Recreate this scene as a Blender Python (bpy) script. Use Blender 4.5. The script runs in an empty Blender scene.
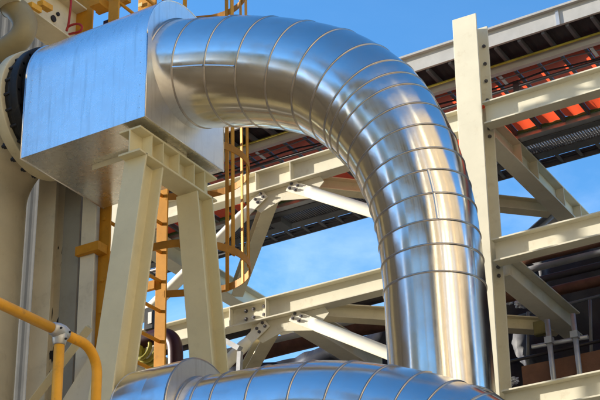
import bpy, math, random
from mathutils import Vector as V, Matrix
random.seed(7)
S = bpy.context.scene
COL = S.collection
PI = math.pi

# ------------------------------------------------------------------ camera frame (metres; X along the racks, Y into the plant)
CAM = V((0, 0, 1.7))
RT = V((0.8592845, 0.5108663, -0.0254120)); UP = V((0.2492027, -0.3747417, 0.8930099)); FW = V((-0.4466857, 0.7736823, 0.4493190))
F = 1430.0
def at(x, y, X=None, Y=None, Z=None):
    """point of the place seen at photo pixel x, y on the plane X / Y / Z = const"""
    d = FW + RT * ((x - 300) / F) - UP * ((y - 200) / F)
    t = (X - CAM.x) / d.x if X is not None else (Y - CAM.y) / d.y if Y is not None else (Z - CAM.z) / d.z
    return CAM + d * t

# ------------------------------------------------------------------ materials
def nodes(name):
    m = bpy.data.materials.new(name); m.use_nodes = True
    nt = m.node_tree; b = nt.nodes['Principled BSDF']
    return m, nt, b
def paint(name, col, rough=.45, var=.12, scale=3.0, dirt=(.25, .18, .10), dirt_amt=.25, bump=.02, metal=0.0, streak=False, rough_var=.12, scatter=1):
    m, nt, b = nodes(name)
    tc = nt.nodes.new('ShaderNodeTexCoord'); mp = nt.nodes.new('ShaderNodeMapping')
    nt.links.new(tc.outputs['Object'], mp.inputs['Vector'])
    if streak: mp.inputs['Scale'].default_value = (1, 1, .18)
    n1 = nt.nodes.new('ShaderNodeTexNoise'); n1.inputs['Scale'].default_value = scale; n1.inputs['Detail'].default_value = 6; n1.inputs['Roughness'].default_value = .6
    nt.links.new(mp.outputs[0], n1.inputs['Vector'])
    r1 = nt.nodes.new('ShaderNodeMapRange'); r1.inputs[1].default_value = .3; r1.inputs[2].default_value = .7
    r1.inputs[3].default_value = 1 - var; r1.inputs[4].default_value = 1 + var * .5
    nt.links.new(n1.outputs['Fac'], r1.inputs[0])
    mul = nt.nodes.new('ShaderNodeMix'); mul.data_type = 'RGBA'; mul.blend_type = 'MULTIPLY'; mul.inputs[0].default_value = 1
    mul.inputs[6].default_value = (*col, 1); nt.links.new(r1.outputs[0], mul.inputs[7])
    n2 = nt.nodes.new('ShaderNodeTexNoise'); n2.inputs['Scale'].default_value = scale * 2.3; n2.inputs['Detail'].default_value = 9; n2.inputs['Roughness'].default_value = .72
    nt.links.new(mp.outputs[0], n2.inputs['Vector'])
    r2 = nt.nodes.new('ShaderNodeMapRange'); r2.inputs[1].default_value = .56; r2.inputs[2].default_value = .74; r2.inputs[4].default_value = dirt_amt
    nt.links.new(n2.outputs['Fac'], r2.inputs[0])
    mx = nt.nodes.new('ShaderNodeMix'); mx.data_type = 'RGBA'
    nt.links.new(r2.outputs[0], mx.inputs[0]); nt.links.new(mul.outputs[2], mx.inputs[6]); mx.inputs[7].default_value = (*dirt, 1)
    nt.links.new(mx.outputs[2], b.inputs['Base Color'])
    r3 = nt.nodes.new('ShaderNodeMapRange'); r3.inputs[3].default_value = rough - rough_var; r3.inputs[4].default_value = rough + rough_var
    nt.links.new(n2.outputs['Fac'], r3.inputs[0]); nt.links.new(r3.outputs[0], b.inputs['Roughness'])
    b.inputs['Metallic'].default_value = metal
    if not metal: b.inputs['Specular IOR Level'].default_value = .28
    if bump:
        bp = nt.nodes.new('ShaderNodeBump'); bp.inputs['Strength'].default_value = bump * 5; bp.inputs['Distance'].default_value = .02
        nt.links.new(n2.outputs['Fac'], bp.inputs['Height']); nt.links.new(bp.outputs[0], b.inputs['Normal'])
    return m
def sheet_metal(name, col, rough, wav, scale, stain=.35, aniso=0):
    """thin aluminium cladding: gentle oil-canning, scuffs, cloudy oxide patches"""
    m, nt, b = nodes(name)
    tc = nt.nodes.new('ShaderNodeTexCoord')
    n1 = nt.nodes.new('ShaderNodeTexNoise'); n1.inputs['Scale'].default_value = scale; n1.inputs['Detail'].default_value = 1.5
    nt.links.new(tc.outputs['Object'], n1.inputs['Vector'])
    n2 = nt.nodes.new('ShaderNodeTexNoise'); n2.inputs['Scale'].default_value = 5; n2.inputs['Detail'].default_value = 9; n2.inputs['Roughness'].default_value = .7
    nt.links.new(tc.outputs['Object'], n2.inputs['Vector'])
    n3 = nt.nodes.new('ShaderNodeTexNoise'); n3.inputs['Scale'].default_value = 42; n3.inputs['Detail'].default_value = 4
    nt.links.new(tc.outputs['Object'], n3.inputs['Vector'])
    r = nt.nodes.new('ShaderNodeMapRange'); r.inputs[1].default_value = .35; r.inputs[2].default_value = .75
    r.inputs[3].default_value = rough * (.8 if aniso else .95); r.inputs[4].default_value = rough * (1.6 if aniso else 1.15)
    nt.links.new(n2.outputs['Fac'], r.inputs[0]); nt.links.new(r.outputs[0], b.inputs['Roughness'])
    rr = nt.nodes.new('ShaderNodeMapRange'); rr.inputs[1].default_value = .45; rr.inputs[2].default_value = .8; rr.inputs[4].default_value = stain
    nt.links.new(n2.outputs['Fac'], rr.inputs[0])
    mx = nt.nodes.new('ShaderNodeMix'); mx.data_type = 'RGBA'; nt.links.new(rr.outputs[0], mx.inputs[0])
    mx.inputs[6].default_value = (*col, 1); mx.inputs[7].default_value = (col[0] * .72, col[1] * .70, col[2] * .68, 1)
    nt.links.new(mx.outputs[2], b.inputs['Base Color'])
    b.inputs['Metallic'].default_value = 1
    if not aniso:      # faint vertical run marks and scuffs on the flat sheets
        mp = nt.nodes.new('ShaderNodeMapping'); mp.inputs['Scale'].default_value = (9, 9, .55); nt.links.new(tc.outputs['Object'], mp.inputs['Vector'])
        n4 = nt.nodes.new('ShaderNodeTexNoise'); n4.inputs['Scale'].default_value = 2.2; n4.inputs['Detail'].default_value = 6; nt.links.new(mp.outputs[0], n4.inputs['Vector'])
        r4 = nt.nodes.new('ShaderNodeMapRange'); r4.inputs[1].default_value = .52; r4.inputs[2].default_value = .74; r4.inputs[4].default_value = .5; nt.links.new(n4.outputs['Fac'], r4.inputs[0])
        m4 = nt.nodes.new('ShaderNodeMix'); m4.data_type = 'RGBA'; nt.links.new(r4.outputs[0], m4.inputs[0]); nt.links.new(mx.outputs[2], m4.inputs[6]); m4.inputs[7].default_value = (col[0] * .66, col[1] * .64, col[2] * .62, 1)
        nt.links.new(m4.outputs[2], b.inputs['Base Color'])
    if aniso:
        b.inputs['Anisotropic'].default_value = aniso
        tg = nt.nodes.new('ShaderNodeTangent'); tg.direction_type = 'UV_MAP'; tg.uv_map = 'roll'; nt.links.new(tg.outputs[0], b.inputs['Tangent'])
    bp = nt.nodes.new('ShaderNodeBump'); bp.inputs['Strength'].default_value = wav; bp.inputs['Distance'].default_value = .05
    ad = nt.nodes.new('ShaderNodeMath'); ad.operation = 'MULTIPLY_ADD'; ad.inputs[1].default_value = .012 if aniso else .002
    nt.links.new(n3.outputs['Fac'], ad.inputs[0]); nt.links.new(n1.outputs['Fac'], ad.inputs[2])
    nt.links.new(ad.outputs[0], bp.inputs['Height']); nt.links.new(bp.outputs[0], b.inputs['Normal'])
    return m

M = {}
M['alu'] = sheet_metal('aluminium_cladding', (.81, .785, .755), .17, .30, 1.1, .45, .75)
M['alu_box'] = sheet_metal('aluminium_box_sheet', (.84, .835, .825), .27, .26, .8, .2)
M['alu_disc'] = sheet_metal('aluminium_end_plate', (.80, .80, .80), .42, .15, 1.2, .3)
M['band'] = paint('steel_band', (.50, .455, .42), .32, .2, 8, (.30, .22, .15), .5, .01, 1.0)
M['seam'] = paint('bright_seam', (.92, .90, .90), .3, .05, 8, (.5, .45, .4), .2, 0, 1.0)
M['cream'] = paint('cream_paint', (.70, .655, .515), .66, .09, 1.9, (.36, .23, .10), .34, .012)
M['cream2'] = paint('cream_paint_worn', (.70, .62, .43), .66, .14, 2.2, (.36, .24, .12), .38, .015)
M['white'] = paint('white_tube_paint', (.84, .80, .68), .66, .06, 2, (.45, .34, .2), .25, .01)
M['post'] = paint('beige_post_paint', (.76, .69, .56), .55, .12, 2, (.25, .2, .14), .3, .015)
M['post_grey'] = paint('grey_post_paint', (.34, .32, .28), .6, .12, 2, (.2, .17, .12), .3, .015)
M['stand'] = paint('stand_paint', (.76, .68, .45), .66, .07, 2.5, (.4, .33, .22), .2, .012)
M['pipe_tan'] = paint('tan_pipe_paint', (.33, .255, .13), .45, .15, 3, (.2, .14, .08), .4, .015)
M['barrel'] = paint('beige_barrel_paint', (.56, .48, .34), .5, .12, 2, (.3, .22, .13), .35, .015)
M['yellow'] = paint('yellow_rail_paint', (.76, .375, .03), .45, .14, 7, (.26, .15, .07), .65, .03)
M['ochre'] = paint('ochre_ladder_paint', (.56, .25, .018), .66, .16, 3, (.24, .09, .02), .5, .02)
M['rustcage'] = paint('rusty_cage_paint', (.42, .18, .02), .66, .2, 4, (.2, .07, .02), .55, .02)
M['galv'] = paint('galvanised_steel', (.50, .51, .53), .45, .2, 7, (.3, .3, .3), .35, .01, .6)
M['galv_l'] = paint('pale_fascia_metal', (.46, .45, .43), .5, .12, 4, (.3, .27, .23), .35, .01, .15)
M['grey'] = paint('grey_steel_paint', (.115, .12, .135), .5, .2, 3, (.05, .05, .05), .4, .01)
M['grey_l'] = paint('mid_grey_steel_paint', (.22, .22, .23), .5, .2, 3, (.1, .1, .09), .4, .01)
M['dark'] = paint('dark_soffit', (.035, .033, .038), .6, .25, 2, (.02, .02, .02), .3, .01)
M['orange'] = paint('orange_red_sheet', (.74, .10, .038), .6, .25, 5, (.38, .06, .03), .5, .06)
def translucent(m, col, amt):
    nt = m.node_tree; b = nt.nodes['Principled BSDF']; out = nt.nodes['Material Output']; t = nt.nodes.new('ShaderNodeBsdfTranslucent'); t.inputs['Color'].default_value = (*col, 1)
    mx = nt.nodes.new('ShaderNodeMixShader'); mx.inputs[0].default_value = amt; nt.links.new(b.outputs[0], mx.inputs[1]); nt.links.new(t.outputs[0], mx.inputs[2]); nt.links.new(mx.outputs[0], out.inputs['Surface'])
translucent(M['orange'], (1, .115, .04), .68)
M['green'] = paint('green_edge', (.08, .16, .06), .6, .2, 4)
M['tarp'] = paint('black_tarpaulin', (.026, .028, .042), .5, .3, 3, (.05, .05, .07), .4, .05)
M['rust'] = paint('rusty_pipe', (.10, .042, .026), .65, .35, 5, (.04, .025, .02), .6, .04)
M['darkpipe'] = paint('dark_pipe', (.03, .024, .026), .4, .25, 4, (.06, .03, .02), .5, .02)
M['maroon'] = paint('maroon_pipe', (.045, .014, .02), .4, .2, 4, (.02, .01, .01), .3, .02)
M['wood'] = paint('weathered_plank', (.20, .095, .055), .75, .3, 3, (.07, .035, .025), .5, .05)
M['gasket'] = paint('black_gasket', (.02, .02, .022), .5, .2, 5)
M['bolt'] = paint('bolt_steel', (.17, .16, .17), .45, .3, 20, (.12, .06, .03), .5, .02, .7)
M['bolt_d'] = paint('dark_bolt', (.03, .032, .045), .45, .3, 20, (.05, .03, .02), .4, .02, .4)
M['clad'] = paint('dark_wall_cladding', (.06, .058, .054), .8, .2, 2, (.05, .045, .04), .4, .02)
M['red'] = paint('red_hose', (.42, .03, .03), .45, .2, 6)
M['olive'] = paint('olive_box_paint', (.17, .15, .06), .5, .2, 6)
M['lime'] = paint('yellow_green_hose', (.36, .32, .05), .5, .3, 6, (.1, .1, .02), .4, .03)
M['foil'] = paint('crumpled_foil', (.8, .8, .82), .3, .3, 14, (.3, .3, .3), .4, .2, 1.0)
M['sign'] = paint('white_plate', (.75, .75, .72), .5, .05, 5)
M['ytag'] = paint('pale_tag', (.72, .62, .30), .5, .05, 5)
M['concrete'] = paint('tan_concrete', (.52, .40, .25), .85, .3, .35, (.26, .19, .11), .5, .05)  # ground tan is the concrete's own colour
M['bwall'] = paint('tan_building_panel', (.25, .20, .13), .6, .2, .6, (.2, .12, .06), .4, .02, 0, True)
M['tank'] = paint('tan_tank_paint', (.52, .38, .20), .5, .15, .5, (.3, .18, .08), .4, .01, 0, True)
M['bdark'] = paint('dark_building_panel', (.11, .075, .05), .6, .2, .6, (.05, .035, .03), .4, .02, 0, True)

# ------------------------------------------------------------------ mesh builder
class MB:
    def __init__(s): s.v = []; s.f = []; s.sm = []
    def add(s, vs, fs, smooth=False):
        o = len(s.v); s.v += [tuple(p) for p in vs]
        for f in fs: s.f.append([i + o for i in f]); s.sm.append(smooth)
        return s
    def box(s, a, b):
        (x0, y0, z0), (x1, y1, z1) = a, b
        x0, x1 = min(x0, x1), max(x0, x1); y0, y1 = min(y0, y1), max(y0, y1); z0, z1 = min(z0, z1), max(z0, z1)
        return s.add([(x0, y0, z0), (x1, y0, z0), (x1, y1, z0), (x0, y1, z0), (x0, y0, z1), (x1, y0, z1), (x1, y1, z1), (x0, y1, z1)],
                     [(0, 3, 2, 1), (4, 5, 6, 7), (0, 1, 5, 4), (1, 2, 6, 5), (2, 3, 7, 6), (3, 0, 4, 7)])
    def sweep(s, prof, p0, p1, up, caps=True, shift=None):
        """closed profile [(side, up)] from p0 to p1"""
        p0, p1 = V(p0), V(p1); t = (p1 - p0).normalized(); up = V(up); up = (up - t * up.dot(t)).normalized(); sd = t.cross(up)
        n = len(prof)
        a = [p0 + sd * x + up * y for x, y in prof]; b = [p1 + sd * x + up * y for x, y in prof]
        fs = [(i, (i + 1) % n, n + (i + 1) % n, n + i) for i in range(n)]
        if caps: fs += [tuple(range(n - 1, -1, -1)), tuple(range(n, 2 * n))]
        return s.add(a + b, fs)
    def ibeam(s, p0, p1, h, b, tw=.016, tf=.024, up=(0, 0, 1)):
        w = b / 2; q = h / 2; t = tw / 2
        prof = [(-w, -q), (w, -q), (w, -q + tf), (t, -q + tf), (t, q - tf), (w, q - tf), (w, q), (-w, q), (-w, q - tf), (-t, q - tf), (-t, -q + tf), (-w, -q + tf)]
        return s.sweep(prof, p0, p1, up)
    def bar(s, p0, p1, w, h, up=(0, 0, 1)):
        return s.sweep([(-w / 2, -h / 2), (w / 2, -h / 2), (w / 2, h / 2), (-w / 2, h / 2)], p0, p1, up)
    def angle(s, p0, p1, a, t, up=(0, 0, 1)):
        return s.sweep([(0, 0), (a, 0), (a, t), (t, t), (t, a), (0, a)], p0, p1, up)
    def tube(s, pts, r, n=16, caps=True, closed=False):
        pts = [V(p) for p in pts]; m = len(pts); rs = r if isinstance(r, (list, tuple)) else [r] * m
        ref = None; rings = []
        for i, p in enumerate(pts):
            if closed: t = pts[(i + 1) % m] - pts[i - 1]
            else: t = pts[min(i + 1, m - 1)] - pts[max(i - 1, 0)]
            t.normalize()
            if ref is None:
                ref = V((0, 0, 1)) if abs(t.z) < .9 else V((1, 0, 0))
            ref = (ref - t * ref.dot(t)).normalized(); sd = t.cross(ref)
            rings.append([p + (ref * math.cos(2 * PI * k / n) + sd * math.sin(2 * PI * k / n)) * rs[i] for k in range(n)])
        vs = [q for rg in rings for q in rg]; fs = []
        for i in range(m if closed else m - 1):
            j = (i + 1) % m
            for k in range(n): fs.append((i * n + k, i * n + (k + 1) % n, j * n + (k + 1) % n, j * n + k))
        s.add(vs, fs, True)
        if caps and not closed:
            o = len(s.v) - len(vs); s.f.append([o + k for k in range(n - 1, -1, -1)]); s.sm.append(False)
            o2 = o + (m - 1) * n; s.f.append([o2 + k for k in range(n)]); s.sm.append(False)
        return s
    def plate(s, poly, n, t):
        """flat plate: polygon of 3-D points, thickened by t along n"""
        n = V(n).normalized(); a = [V(p) for p in poly]; b = [p + n * t for p in a]; k = len(a)
        return s.add(a + b, [tuple(range(k - 1, -1, -1)), tuple(range(k, 2 * k))] + [(i, (i + 1) % k, k + (i + 1) % k, k + i) for i in range(k)])
    def hexnut(s, p, n, r=.028, h=.03):
        n = V(n).normalized(); a = V((0, 0, 1)) if abs(n.z) < .9 else V((1, 0, 0)); a = (a - n * a.dot(n)).normalized(); b = n.cross(a); p = V(p)
        ring = [p + (a * math.cos(k * PI / 3) + b * math.sin(k * PI / 3)) * r for k in range(6)]
        s.plate(ring, n, h)
        r2 = [p + n * h + (a * math.cos(k * PI / 4) + b * math.sin(k * PI / 4)) * r * .5 for k in range(8)]
        return s.plate(r2, n, h * .6)
    def build(s, name, mat, parent=None, bevel=0, kind=None):
        root = parent
        while root is not None and root.parent is not None: root = root.parent
        off = root.location if (root is not None) else V((0, 0, 0))
        me = bpy.data.meshes.new(name); me.from_pydata([(x - off.x, y - off.y, z - off.z) for x, y, z in s.v], [], s.f)
        me.polygons.foreach_set('use_smooth', s.sm); me.materials.append(M[mat] if isinstance(mat, str) else mat); me.update()
        o = bpy.data.objects.new(name, me); COL.objects.link(o)
        if parent is not None: o.parent = parent
        if bevel:
            b = o.modifiers.new('bevel', 'BEVEL'); b.width = bevel; b.segments = 2; b.limit_method = 'ANGLE'; b.angle_limit = .6
        if kind: o['kind'] = kind
        return o
def thing(name, label, cat, loc, group=None):
    o = bpy.data.objects.new(name, None); o.empty_display_size = .3; COL.objects.link(o); o.location = loc
    o['label'] = label; o['category'] = cat
    if group: o['group'] = group
    return o
def tag(o, label, cat, group=None):
    o['label'] = label; o['category'] = cat
    if group: o['group'] = group
    return o
def crom(P, u):
    i = max(0, min(len(P) - 2, int(u))); t = u - i
    g = lambda k: P[max(0, min(len(P) - 1, k))]
    a, b, c, d = g(i - 1), g(i), g(i + 1), g(i + 2)
    return tuple(.5 * (2 * q + (r - p) * t + (2 * p - 5 * q + 4 * r - w) * t * t + (3 * q - p - 3 * r + w) * t ** 3) for p, q, r, w in zip(a, b, c, d))

# ------------------------------------------------------------------ clad ducts: straight gores between bands
def roll_uv(o):
    """u runs along the duct, v around it, so the rolled sheet has its grain"""
    uv = o.data.uv_layers.new(name='roll'); n = 96
    for p in o.data.polygons:
        for li in p.loop_indices:
            vi = o.data.loops[li].vertex_index; ring, k = divmod(vi, n)
            kk = k
            if k == 0 and any(o.data.loops[q].vertex_index % n == n - 1 for q in p.loop_indices): kk = n
            uv.data[li].uv = (ring * .2, kk / n)
    return o
def gore_body(st, n=96, sub=4, curve=.45):
    """st = [(x, y, z, r)] at the bands; gores mostly straight, creased at the bands"""
    mb = MB(); rings_c = []
    N = len(st)
    def tang(i):
        a = V(st[max(i - 1, 0)][:3]); b = V(st[min(i + 1, N - 1)][:3]); return (b - a).normalized()
    Y = V((0, 1, 0))
    for i in range(N - 1):
        rings = []
        for k in range(sub + 1):
            u = k / sub
            lin = [p + (q - p) * u for p, q in zip(st[i], st[i + 1])]; cr = crom(st, i + u)
            c = [a * (1 - curve) + b * curve for a, b in zip(lin, cr)]
            t = (tang(i) * (1 - u) + tang(i + 1) * u).normalized()
            e1 = (Y - t * Y.dot(t)).normalized(); e2 = t.cross(e1)
            swell = 1 + .006 * math.sin(PI * u) - .004 * u       # each gore laps over the next
            rings.append([V(c[:3]) + (e1 * math.cos(2 * PI * j / n) + e2 * math.sin(2 * PI * j / n)) * c[3] * swell for j in range(n)])
        vs = [q for rg in rings for q in rg]
        fs = [(a * n + j, (a + 1) * n + j, (a + 1) * n + (j + 1) % n, a * n + (j + 1) % n) for a in range(sub) for j in range(n)]
        mb.add(vs, fs, True)
    return mb
def band_ring(st, i, parent, w=.012, proud=.010, mat='band', n=96):
    a = V(st[max(i - 1, 0)][:3]); b = V(st[min(i + 1, len(st) - 1)][:3]); t = (b - a).normalized(); c = V(st[i][:3]); r = st[i][3]
    Y = V((0, 1, 0)); e1 = (Y - t * Y.dot(t)).normalized(); e2 = t.cross(e1)
    prof = [(-w, -.004), (-w * .7, proud * .8), (0, proud), (w * .7, proud * .8), (w, -.004)]
    vs = []; fs = []; m = len(prof)
    for j in range(n):
        d = e1 * math.cos(2 * PI * j / n) + e2 * math.sin(2 * PI * j / n)
        vs += [c + d * (r + q) + t * p for p, q in prof]
    for j in range(n):
        for k in range(m - 1): fs.append((j * m + k, j * m + k + 1, ((j + 1) % n) * m + k + 1, ((j + 1) % n) * m + k))
    return MB().add(vs, fs, True).build('band', mat, parent)
def seam(st, i0, i1, ang, parent, w=.014):
    mb = MB(); Y = V((0, 1, 0)); N = len(st)
    def tang(i):
        a = V(st[max(i - 1, 0)][:3]); b = V(st[min(i + 1, N - 1)][:3]); return (b - a).normalized()
    for i in range(i0, i1):
        vs = []
        for k in range(7):
            u = .03 + .94 * k / 6
            lin = [p + (q - p) * u for p, q in zip(st[i], st[i + 1])]; cr = crom(st, i + u); c = [a * .55 + b * .45 for a, b in zip(lin, cr)]
            t = (tang(i) * (1 - u) + tang(i + 1) * u).normalized(); e1 = (Y - t * Y.dot(t)).normalized(); e2 = t.cross(e1)
            da = w / c[3]
            for dd, pr in ((-da, .003), (0, .013), (da, .003)):
                vs.append(V(c[:3]) + (e1 * math.cos(ang + dd) + e2 * math.sin(ang + dd)) * (c[3] * 1.004 + pr))
        mb.add(vs, [(a * 3 + k, a * 3 + k + 1, a * 3 + k + 4, a * 3 + k + 3) for a in range(6) for k in range(2)], True)
    return mb.build('lap_seam', 'seam', parent)

YD = 11.86
UPPER = [(-8.45, YD, 10.71, .646), (-8.07, YD, 10.597, .645), (-7.622, YD, 10.47, .642), (-7.193, YD, 10.311, .633), (-6.783, YD, 10.119, .624),
         (-6.412, YD, 9.90, .617), (-6.13, YD, 9.645, .615), (-5.93, YD, 9.41, .612), (-5.845, YD, 9.275, .602), (-5.76, YD, 9.135, .590), (-5.65, YD, 8.92, .568),
         (-5.556, YD, 8.69, .552), (-5.486, YD, 8.437, .538), (-5.434, YD, 8.205, .526), (-5.392, YD, 7.961, .517), (-5.368, YD, 7.689, .509), (-5.356, YD, 7.44, .506),
         (-5.350, YD, 7.159, .504), (-5.348, YD, 6.03, .502), (-5.348, YD, 4.2, .502), (-5.348, YD, 2.1, .502), (-5.348, YD, 0, .502)]
d = thing('bent_duct', 'tall silver clad duct arching out of the box and turning straight down', 'duct', (-5.35, YD, 0))
roll_uv(gore_body(UPPER).build('cladding', 'alu', d))
for i in range(1, len(UPPER) - 1): band_ring(UPPER, i, d)
band_ring(UPPER, 0, d, .03, .02)
seam(UPPER, 1, 3, PI + .36, d); seam(UPPER, 13, 15, PI - .62 + 0, d); seam(UPPER, 8, 12, PI + 1.25, d)

YL = 11.45
LOWER = [(x, YL, z, r) for x, z, r in ((-7.79, 6.058, .565), (-7.61, 6.05, .564), (-7.374, 6.038, .563), (-6.963, 6.016, .562), (-6.498, 5.966, .561), (-6.112, 5.882, .56), (-5.768, 5.77, .56), (-5.449, 5.648, .56),
         (-5.20, 5.525, .56), (-4.95, 5.375, .56), (-4.73, 5.19, .555), (-4.54, 4.96, .55), (-4.39, 4.67, .545), (-4.29, 4.31, .54), (-4.22, 3.9, .535), (-4.19, 3.5, .535), (-4.18, 2.4, .535), (-4.18, 1.2, .535), (-4.18, 0, .535))]
d = thing('bent_duct', 'low silver clad duct along the bottom edge, bending down at the right', 'duct', (-4.18, YL, 0))
roll_uv(gore_body(LOWER).build('cladding', 'alu', d))
for i in range(1, len(LOWER) - 1): band_ring(LOWER, i, d)
band_ring(LOWER, 0, d, .03, .02)
seam(LOWER, 2, 3, PI + .15, d)
BIG = [(-8.472, YL, 6.138, .69), (-8.1, YL, 6.138, .69), (-7.79, YL, 6.138, .69)]
roll_uv(gore_body(BIG, curve=0).build('wide_sleeve', 'alu', d))
for x, nn in ((-7.79, 1), (-8.472, -1)):
    ep = MB(); ring = [(x, YL + .694 * math.cos(2 * PI * k / 72), 6.138 + .694 * math.sin(2 * PI * k / 72)) for k in range(72)]
    ep.plate(ring, (nn, 0, 0), .010); ep.build('end_plate', 'alu_disc', d)
band_ring(BIG, 2, d, .014, .010)

# ------------------------------------------------------------------ insulation box round the flange
bx0, bx1, by0, by1, bz0, spr = -10.2, -8.40, 11.13, 12.71, 9.765, 10.86
cy = (by0 + by1) / 2; br = (by1 - by0) / 2
def arch(x, r0=br, n=40):
    pts = [(x, cy - r0, bz0 + (br - r0)), (x, cy + r0, bz0 + (br - r0))]
    pts += [(x, cy + r0 * math.cos(PI * k / n), spr + r0 * math.sin(PI * k / n)) for k in range(n + 1)]
    return pts
bt = thing('insulation_box', 'silver sheet metal box with rounded top behind the arching duct', 'insulation box', ((bx0 + bx1) / 2, cy, bz0))
A, B = arch(bx0), arch(bx1); n = len(A)
shell = MB(); shell.add(A + B, [(i, (i + 1) % n, n + (i + 1) % n, n + i)[::-1] for i in range(n)], True)
so = shell.build('shell', 'alu_box', bt)
so.data.set_sharp_from_angle(angle=.6) if hasattr(so.data, 'set_sharp_from_angle') else None
MB().plate(arch(bx1), (1, 0, 0), .01).build('end_plate', 'alu_disc', bt)
MB().plate(arch(bx0), (-1, 0, 0), .01).build('end_plate', 'alu_disc', bt)
for x in (bx0, bx1 + .01):
    ed = MB(); pr = arch(x, br + .004)
    ed.tube(pr[1:] , .008, 8, closed=False); ed.tube([pr[-1], pr[0], pr[1]], .008, 8)
    ed.build('edge_trim', 'seam', bt)
for k in range(7):
    for x in (bx0 + .1, bx1 - .08):
        rv = MB(); rv.hexnut((x, by0, 9.9 + .15 * k), (0, -1, 0), .004, .003); rv.build('rivet', 'galv', bt)
g = MB(); g.angle((-9.6, 11.72, bz0 - .001), (-8.80, 11.72, bz0 - .001), .07, .008, (0, 0, -1)); g.build('bottom_rail', 'cream', bt); g = MB(); g.angle((-9.3, 12.2, bz0 - .001), (-8.9, 12.2, bz0 - .001), .07, .008, (0, 0, -1)); g.build('bottom_rail', 'cream', bt)

# ------------------------------------------------------------------ support stand under the box
st = thing('support_stand', 'cream A-frame steel stand carrying the silver box', 'support stand', (-8.64, 11.93, 0))
sx = -8.635; wS = .30
ct = 9.70
cap = MB(); cap.ibeam((sx, 11.17, ct - .16), (sx, 12.72, ct - .16), .32, wS, .02, .026)
cap.build('cap_beam', 'stand', st, .004)
for yy in (11.40, 11.62, 11.93, 12.24, 12.46):
    sf = MB()
    for sg in (-1, 1): sf.box((sx + sg * .012, yy - .008, ct - .293), (sx + sg * (wS / 2 - .004), yy + .008, ct - .027))
    sf.build('stiffener', 'stand', st)
for (ya, za, yb, zb) in ((11.46, ct - .322, 9.98, .03), (12.46, ct - .322, 13.95, .03)):
    lg = MB(); lg.ibeam((sx, ya, za), (sx, yb, zb), .34, wS, .02, .026, (0, -1, 0)); l_ = lg.build('leg', 'stand', st, .004)
    bp = MB(); bp.box((sx - .28, yb - .28, .0), (sx + .28, yb + .28, .03)); bp.build('base_plate', 'stand', st)
sh = MB(); sh.box((sx - .10, 11.75, ct + .001), (sx + .10, 12.15, bz0 - .002)); sh.build('shoe', 'cream2', st)

# ------------------------------------------------------------------ flanged pipe into the box
FX = -10.70; fz = 10.86
fp = thing('flanged_pipe', 'broad tan pipe rising at the left edge and flanged onto the silver box', 'pipe', (-11.6, cy, 0))
def disc(x0, x1, r, n=64): return MB().tube([(x0, cy, fz), (x1, cy, fz)], r, n)
pr_ = .67; Rb = .95; ax = FX - .02 - Rb
bp_ = [(FX - .02 - Rb * 0, cy, fz)] + [(ax + Rb * math.cos(PI / 2 * k / 16) if False else ax + Rb * (1 - math.sin(PI / 2 * k / 16)), cy, fz - Rb * (1 - math.cos(PI / 2 * k / 16))) for k in range(1, 17)] + [(ax, cy, 7), (ax, cy, 3), (ax, cy, 0)]
MB().tube([(FX, cy, fz)] + bp_, [.72, .70] + [pr_] * (len(bp_) - 1), 64).build('pipe_barrel', 'barrel', fp)
disc(FX, FX + .15, .84).build('flange', 'cream2', fp, .01)
disc(FX + .153, FX + .26, .77).build('gasket', 'gasket', fp)
disc(FX + .263, FX + .38, .82).build('flange', 'gasket', fp, .01)
disc(FX + .383, -10.215, .74).build('gasket', 'gasket', fp)
for k in range(24):
    a = 2 * PI * (k + .5) / 24; p = (FX, cy + .775 * math.cos(a), fz + .775 * math.sin(a))
    b = MB(); b.hexnut(p, (-1, 0, 0), .045, .06); b.tube([(FX, p[1], p[2]), (FX + .38, p[1], p[2])], .02, 8); b.build('bolt', 'bolt_d', fp)

# tan elbow at the top left
P = [at(-45, -34, Y=12.1), at(-12, -6, Y=12.05), at(8, 4, Y=12.0), at(19, 12, Y=12.0), at(25, 24, Y=12.0), at(21, 37, Y=12.0), at(8, 48, Y=12.0), at(-14, 60, Y=12.0), at(-40, 76, Y=12)]
P3 = [crom([tuple(p) for p in P], u / 5) for u in range(0, 5 * (len(P) - 1) + 1)]
e = thing('pipe_elbow', 'tan pipe elbow curling in at the top left above the flange', 'pipe', tuple(P3[0]))
MB().tube(P3, .165, 32).build('elbow_body', 'pipe_tan', e)
for u in (2.2, 6.4):
    k = int(u * 5); t = (V(P3[k + 1]) - V(P3[k - 1])).normalized() * .018
    MB().tube([V(P3[k]) - t, V(P3[k]), V(P3[k]) + t], [.168, .176, .168], 32, False).build('weld_seam', 'grey_l', e)

# ------------------------------------------------------------------ the pipe rack frame
Yc = 15.262; XC = -6.155; XN = -9.07; XL = -11.99; XR = -.32
G_BEAM = 'cream beams of the pipe rack'
def column(x, label, ztop, splice=False):
    t = thing('rack_column', label, 'column', (x, Yc + .2, 0), 'columns of the pipe rack')
    ln = (lambda z: -.030 * (ztop - z)) if splice else (lambda z: 0)
    mb = MB(); mb.ibeam((x + ln(0), Yc + .2, 0), (x, Yc + .2, ztop), .40, .35, .018, .026, (0, -1, 0)); mb.build('shaft', 'cream', t, .004)
    bp = MB(); bp.box((x + ln(0) - .3, Yc - .1, 0), (x + ln(0) + .3, Yc + .5, .03)); bp.build('base_plate', 'cream', t)
    if splice:
        for z in (12.30, 12.02, 11.75, 11.45, 11.02, 10.90, 9.02, 8.9, 7.15):
            b = MB(); b.hexnut((x + ln(z) + .115, Yc + .372, z), (0, -1, 0), .026, .022); b.build('bolt', 'bolt', t)
    return t
column(XC, 'tall cream H column directly right of the vertical duct', 12.62, True)
column(XL, 'cream H column hidden behind the ladder and stand at the left', 12.62)
column(XR, 'cream H column beyond the right end of the beams', 12.62)
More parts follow.
